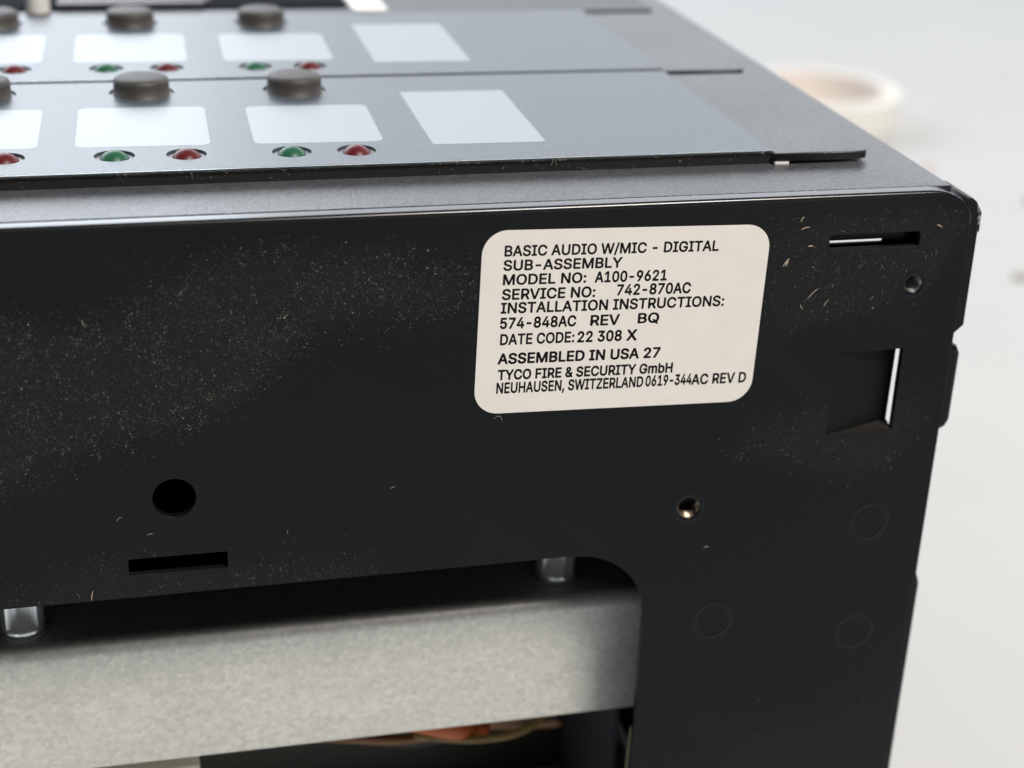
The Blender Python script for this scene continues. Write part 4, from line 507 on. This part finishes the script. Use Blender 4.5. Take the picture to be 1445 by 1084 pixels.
LINES = [("BASIC AUDIO W/MIC - DIGITAL", -17.85, 13.0, 9.86, 1.46, 0), ("SUB-ASSEMBLY", -17.89, -1.04, 7.80, 1.44, 0),
         ("MODEL NO:", -17.83, -6.07, 5.71, 1.45, 0), ("A100-9621", -4.7, 5.73, 5.68, 1.5, 0.012), ("SERVICE NO:", -17.84, -4.58, 3.53, 1.49, 0),
         ("742-870AC", -1.34, 9.47, 3.66, 1.52, 0.01), ("INSTALLATION INSTRUCTIONS:", -17.91, 14.74, 1.52, 1.5, 0), ("574-848AC", -17.88, -7.04, -0.75, 1.53, 0.012),
         ("REV", -4.83, -0.68, -0.78, 1.5, 0.005), ("BQ", 2.15, 5.18, -0.68, 1.45, 0), ("DATE CODE:", -17.74, -7.12, -3.19, 1.53, 0.004),
         ("22 308", -6.55, -0.13, -3.24, 1.55, 0.014), ("X", 0.71, 2.12, -3.25, 1.55, 0.05), ("ASSEMBLED IN USA 27", -17.9, 5.88, -6.08, 1.5, 0.03),
         ("TYCO FIRE & SECURITY GmbH", -17.77, 8.01, -8.52, 1.45, 0.03), ("NEUHAUSEN, SWITZERLAND", -17.88, 3.76, -10.58, 1.55, 0.01),
         ("0619-344", 4.2, 11.15, -10.53, 1.55, 0.03), ("AC REV D", 11.23, 19.56, -10.62, 1.55, 0.008)]
from mathutils.geometry import tessellate_polygon
def sarea(L): return sum(x0 * y1 - x1 * y0 for (x0, y0), (x1, y1) in zip(L, L[1:] + L[:1])) / 2
def inside(p, L):
    c = False
    for (x0, y0), (x1, y1) in zip(L, L[1:] + L[:1]):
        if (y0 > p[1]) != (y1 > p[1]) and p[0] < (x1 - x0) * (p[1] - y0) / (y1 - y0) + x0: c = not c
    return c
def clean(L):
    out = []
    for p in L:
        if not out or math.hypot(p[0] - out[-1][0], p[1] - out[-1][1]) > 7: out.append(p)
    if math.hypot(out[0][0] - out[-1][0], out[0][1] - out[-1][1]) <= 7: out.pop()
    return out
BOLD = 24
text_bm = bmesh.new()
for txt, u0, u1, v0, cap_h, bold in LINES:
    pen = 0; loops = []
    for ch in txt:
        adv, sp = GLYPHS[ch]
        G = [clean([(v.x + pen, v.y) for v in bez(s_)]) for s_ in sp]
        if G:
            big = max(G, key=lambda L: abs(sarea(L))); sg = 1 if sarea(big) > 0 else -1
            outs = [L for L in G if sarea(L) * sg > 0]; ins = [L for L in G if sarea(L) * sg <= 0]
            for O_ in outs: loops.append([O_] + [L for L in ins if inside(L[0], O_)] + [sg])
        pen += adv + 8
    xs = [x for g in loops for x, y in g[0]]; lo, hi = min(xs), max(xs)
    for n_, g in enumerate(loops):
        k = (u1 - u0) / (hi - lo); kv = cap_h / 509; d = BOLD + min(bold, 0.02) * 260
        T2 = lambda x, y: lab(u0 + (x - lo) * k, v0 + y * kv)
        def put(pts, dep): return [text_bm.verts.new((q[0], -0.106 - dep, q[1])) for q in (T2(*p) for p in pts)]
        polys = [[Vector((x, y, 0)) for x, y in L] for L in g[:-1]]
        vs = put([(p.x, p.y) for L in polys for p in L], 0.0)
        for t in tessellate_polygon(polys):
            try: text_bm.faces.new([vs[q] for q in t])
            except ValueError: pass
        for L in g[:-1]:                                   # the ink spreads a little past each outline
            for e_, (p, q) in enumerate(zip(L, L[1:] + L[:1])):
                dx, dy = q[0] - p[0], q[1] - p[1]; ln = math.hypot(dx, dy); nx, ny = -dy / ln * d, dx / ln * d
                text_bm.faces.new(put([(p[0] + nx, p[1] + ny), (q[0] + nx, q[1] + ny), (q[0] - nx, q[1] - ny), (p[0] - nx, p[1] - ny)], 0.002 + 0.001 * (e_ % 3)))
                text_bm.faces.new(put(circle(p[0], p[1], d, 6), 0.006))
mesh_ob('printed_text', text_bm, INK, rating)

# ------------------------------------------------------------------ switch modules
PITCH = 51.6
SKEW = -0.030
def yy(x, y): return y + SKEW * (x + 100)
BTN = [(-139.0, 59.4), (-114.75, 58.9), (-90.6, 58.4)]
LEDS = [(-134.7, 24.2, 'r'), (-119.9, 23.85, 'g'), (-110.0, 23.6, 'r'), (-95.25, 23.2, 'g'), (-86.0, 22.9, 'r')]
WINS = [(-149.0, -130.1, 28.9, 50.1), (-124.9, -106.0, 28.2, 49.6), (-99.8, -81.0, 27.4, 48.4)]

def make_button(x, y, parent):
    bm = bmesh.new()
    prof = [(4.75, -0.9), (4.75, -0.75), (4.4, -0.7), (4.33, 1.6), (4.28, 2.1), (4.1, 2.42), (3.7, 2.6), (2.6, 2.72), (1.2, 2.78), (0.02, 2.8)]
    lathe(bm, prof, 48, 'Z')
    return mesh_ob('button', bm, RUBBER, parent, (x, y, MT - 0.02), smooth='all')
def make_led(x, y, material, parent):
    bm = bmesh.new(); R0 = 2.42; prof = []
    for k in range(15):
        a = math.radians(-40 + 130 * k / 14); prof.append((max(R0 * math.cos(a), 0.01), R0 * math.sin(a)))
    lathe(bm, prof, 40, 'Z')
    return mesh_ob('indicator_light', bm, material, parent, (x, y, 0.75), smooth='all')

def make_module():
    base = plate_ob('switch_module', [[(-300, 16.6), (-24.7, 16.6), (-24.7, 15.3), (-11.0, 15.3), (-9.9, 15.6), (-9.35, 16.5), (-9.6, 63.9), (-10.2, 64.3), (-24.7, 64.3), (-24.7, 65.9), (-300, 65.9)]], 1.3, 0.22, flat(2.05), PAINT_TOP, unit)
    box_ob('front_wall', (-300, -24.75, 17.3, 65.3, TOP - 0.07, 0.44), BLACK, base, 0.0)
    bm = box(bmesh.new(), -300, -24.75, 16.2, 16.55, TOP - 0.07, 2.04); mesh_ob('front_strip', bm, BLACK, base)
    hl = [circle(x, y, 5.05, 40) for x, y in BTN] + [circle(x, y, 2.8, 36) for x, y, c in LEDS]
    plate_ob('overlay', [[(-300, 16.25), (-24.9, 16.25), (-25.15, 65.9), (-300, 65.9)]] + hl, 0.34, 0.04, flat(MT), OVERLAY, base)
    box_ob('clear_overlay_edge', (-300, -24.9, 15.85, 16.24, 2.06, 2.37), CLEAR, base)
    for x0, x1, y0, y1 in WINS:
        c = ((x0 + x1) / 2, (y0 + y1) / 2)
        plate_ob('label_window', [rot(rrect(x0, x1, y0, y1, 1.5, 6), SKEW, c)], 0.03, 0.008, flat(MT + 0.012), WINDOW, base)
    plate_ob('blank_label', [rot(rrect(-74.2, -57.2, 24.3, 55.0, 0.2, 2), SKEW * 0.6, (-66, 40))], 0.05, 0.01, flat(MT + 0.035), WINDOW, base)
    for x, y in BTN: make_button(x, y, base)
    for x, y, c in LEDS: make_led(x, y, GREEN if c == 'g' else RED, base)['label'] = 'green indicator light' if c == 'g' else 'red indicator light'
    box_ob('white_spacer', (-24.55, -22.3, 15.2, 18.0, TOP - 0.07, 0.74), WHITEPL, base, 0.1)
    return base
mod = make_module()
mod2 = mod.copy(); COL.objects.link(mod2); mod2.parent = unit; mod2.location = (0, PITCH * S, 0)
for ch in list(mod.children):
    c = ch.copy(); COL.objects.link(c); c.parent = mod2

# third module at the back: a dark window with grey strips and white pegs
base = plate_ob('display_module', [[(-300, 118.9), (-11.0, 118.9), (-9.8, 119.2), (-9.3, 120.2), (-9.6, 172), (-300, 172)]], 1.15, 0.22, flat(2.05), PAINT_DARK, unit)
box_ob('front_wall', (-300, -24.75, 119.6, 171, TOP + 0.01, 0.92), BLACK, base)
box_ob('display_window', (-300, -72.0, 124.5, 170, 2.06, 2.5), BLACKGLOSS, base, 0.15)
for k in range(5):
    bm = box(bmesh.new(), -128, -100 + 1.5 * k, 125.5 + 3.2 * k, 127.6 + 3.2 * k, 2.51, 3.2, 0.2); mesh_ob('grille_strip', bm, GRILLE, base, smooth=True)
for x in (-131.5,):
    bm = bmesh.new(); rings = lathe(bm, [(2.2, 0), (2.2, 3.0), (1.6, 3.6), (0.02, 3.7)], 24); mesh_ob('white_peg', bm, WHITEPL, base, (x, 124.0, 2.06), smooth=True)
plate_ob('white_strip', [rrect(-71.4, -64.4, 116.8 + 3, 160, 1.2, 5)], 0.3, 0.08, flat(2.38), WHITEPL, base)

# ------------------------------------------------------------------ dust and lint
def interp(pts, x):
    for (x0, z0), (x1, z1) in zip(pts, pts[1:]):
        if x0 <= x <= x1: return z0 + (z1 - z0) * (x - x0) / (x1 - x0)
    return None
blocked_holes = [(-114.94, -39.5, 3.1), (-7.44, -13.79, 1.5), (-39.31, -48.0, 1.9)]
def on_panel(x, z):
    if z > -1.2 or x > -0.3 or z < -128: return False
    if x < -45.6 and z < -54.3: return False
    if -22 < x < -7 and -8.2 < z < -5.4: return False
    if -18.9 < x < -7.2 and -38.4 < z < -23.7: return False
    if -122 < x < -107.7 and -51.5 < z < -48.2: return False
    for hx, hz, hr in blocked_holes:
        if math.hypot(x - hx, z - hz) < hr: return False
    c, s = math.cos(-LROT), math.sin(-LROT); u = c * (x - LC[0]) - s * (z - LC[1]); v = s * (x - LC[0]) + c * (z - LC[1])
    if abs(u + 0.2) < 21.3 and abs(v) < 14: return False
    return True
bm = bmesh.new()
def grain(x, y, z, size, nx=0):
    a = random.uniform(0, math.pi); el = random.choice((1, 1, 1.3, 1.8, 2.6)); n = 5
    h = size * random.uniform(0.3, 0.6); vs = []
    for k in range(n):
        t = 2 * math.pi * k / n + random.uniform(-.3, .3); u, v = size * el * math.cos(t), size * math.sin(t) * random.uniform(.6, 1)
        vs.append(bm.verts.new((x + u * math.cos(a) - v * math.sin(a), y + 0.01, z + u * math.sin(a) + v * math.cos(a))))
    t = bm.verts.new((x, y - h, z))
    for k in range(n): bm.faces.new((vs[k], vs[(k + 1) % n], t))
DENS = [52, 24.0, 26, 17.0, 2.5]
for (up, lo), dens in zip(ZONES, DENS):
    x0, x1 = up[0][0], up[-1][0]; zmax = max(z for _, z in up); zmin = min(z for _, z in lo)
    for _ in range(int((x1 - x0) * (zmax - zmin) * dens)):
        x, z = random.uniform(x0, x1), random.uniform(zmin, zmax)
        u_, l_ = interp(up, x), interp(lo, x)
        if u_ is None or l_ is None: continue
        j = random.gauss(0, 1.8)
        if not (l_ + j < z < u_ + j) or not on_panel(x, z): continue
        cl = mnoise.noise((x * 0.16, 0.0, z * 0.16)) + 0.6 * mnoise.noise((x * 0.6, 5.0, z * 0.6))     # dust gathers in drifts
        if random.random() > 0.70 + 0.6 * cl: continue
        sz = 0.020 * math.exp(random.gauss(0, 0.55))
        grain(x, 0.0, z, min(sz, 0.09))
for _ in range(500):
    x, z = random.uniform(-142, 0), random.uniform(-100, -2)
    if on_panel(x, z): grain(x, 0.0, z, 0.035 * math.exp(random.gauss(0, 0.4)))
# crumbs along the front of the first module
for _ in range(420):
    grain(random.uniform(-140, -25), 15.84, random.uniform(2.0, 2.15) if random.random() < .7 else random.uniform(0.6, 2), 0.05 * math.exp(random.gauss(0, .4)))
d = mesh_ob('dust', bm, DUST, unit); d['kind'] = 'stuff'

bm = bmesh.new()
def fibre(x, z, L, ang, bend=0.4, r=0.045):
    a = math.radians(ang); n = 7; pts = []
    for k in range(n):
        t = k / (n - 1) - 0.5
        b = bend * L * (0.25 - t * t)
        pts.append((x + t * L * math.cos(a) - b * math.sin(a), -0.06 - 0.1 * abs(t), z + t * L * math.sin(a) + b * math.cos(a)))
    tube(bm, pts, r, 5, [0.4, 0.8, 1, 1.1, 1, 0.8, 0.4])
for x, z, L, a, b, r in ((-25.6, -4.4, 1.4, 15, .3, .07), (-28.0, -9.4, 1.5, 55, .1, .10), (-27.8, -9.6, 0.9, 70, .2, .10), (-23.3, -14.4, 2.3, 45, .1, .05), (-4.7, -5.0, 1.0, -30, .6, .08),
                         (-24.5, -7.1, .8, 0, .2, .09), (-24.8, -16.3, .8, 120, .5, .05), (-125.3, -12.9, 1.2, 110, .3, .03), (-126.8, -53.8, 1.6, 80, .25, .07), (-21, -16, 1.3, 60, .3, .05),
                         (-26.2, -3.0, .9, 60, .3, .08), (-69.5, -31.2, 1.5, -20, 2.2, .025), (-84.5, -40.5, .8, 30, .1, .03),
                         (-122.5, -42, .9, 40, .4, .03), (-118.5, -44.8, .8, 15, .3, .03), (-99.5, -46.2, .6, 100, .1, .03), (-36, -55.0, .8, 10, .1, .04)):
    fibre(x, z, L, a, b, r)
for _ in range(55):
    up, lo = random.choice(ZONES[:4]); x = random.uniform(up[0][0], up[-1][0]); u_, l_ = interp(up, x), interp(lo, x)
    if u_ is None or l_ is None: continue
    z = random.uniform(l_, u_)
    if on_panel(x, z): fibre(x, z, random.uniform(.25, .8), random.uniform(0, 180), random.uniform(-.4, .4), random.uniform(.008, .014))
# short hairs caught on the front edge of the first module
for _ in range(9):
    x = random.uniform(-138, -25); p = [Vector((x, 15.8, 2.0))]
    dr = Vector((random.uniform(-1, 1), random.uniform(-1, -.1), random.uniform(-1, .5))).normalized()
    for k in range(4):
        dr = (dr + Vector((random.uniform(-.5, .5), random.uniform(-.3, .2), random.uniform(-.5, .3)))).normalized(); p.append(p[-1] + dr * random.uniform(.12, .3))
    tube(bm, p, 0.022, 4)
l = mesh_ob('lint', bm, LINT, unit, smooth='all'); l['kind'] = 'stuff'

# ------------------------------------------------------------------ things on the table behind
tape = bpy.data.objects.new('tape_roll', None); COL.objects.link(tape); tape.location = Vector((208, 503, -130)) * S
tape['label'] = 'cream tape roll lying flat on the white table behind the black unit'; tape['category'] = 'tape roll'
bm = bmesh.new(); lathe(bm, [(31.5, 0.2), (37.5, 0.1), (38, .6), (38, 14.5), (37.5, 15), (31.5, 14.8), (31.5, .2)], 64); mesh_ob('tape_body', bm, TAPE, tape, smooth=True)
bm = bmesh.new(); lathe(bm, [(29.5, .05), (31.45, .05), (31.45, 15.2), (29.5, 15.2), (29.5, .05)], 64); mesh_ob('cardboard_core', bm, CORE, tape, smooth=True)

def crumb(name, loc, size, color, label, cat):
    bm = bmesh.new(); bmesh.ops.create_icosphere(bm, subdivisions=3, radius=1)
    for v in bm.verts:
        n = v.co.copy(); v.co = Vector((n.x * size * 1.3, n.y * size, n.z * size * .6)) * (1 + 0.18 * math.sin(5 * n.x + 3 * n.y) + 0.1 * math.sin(9 * n.z + 4 * n.x))
    o = mesh_ob(name, bm, mat(name + '_colour', color, 0.7), None, loc, smooth='all'); o['label'] = label; o['category'] = cat
crumb('paint_chip', (222.7, 417.0, -129.2), 1.3, (0.75, 0.30, 0.08), 'tiny orange chip on the white table beyond the top right edge of the unit', 'chip')
crumb('pebble', (193.6, 287.3, -128.9), 2.3, (0.50, 0.475, 0.43), 'blurred tan pebble on the white table at the right edge, nearer the camera', 'pebble')
crumb('pebble', (243.5, 367.8, -128.7), 2.0, (0.46, 0.43, 0.40), 'blurred brown pebble on the white table at the right edge, farther back', 'pebble')
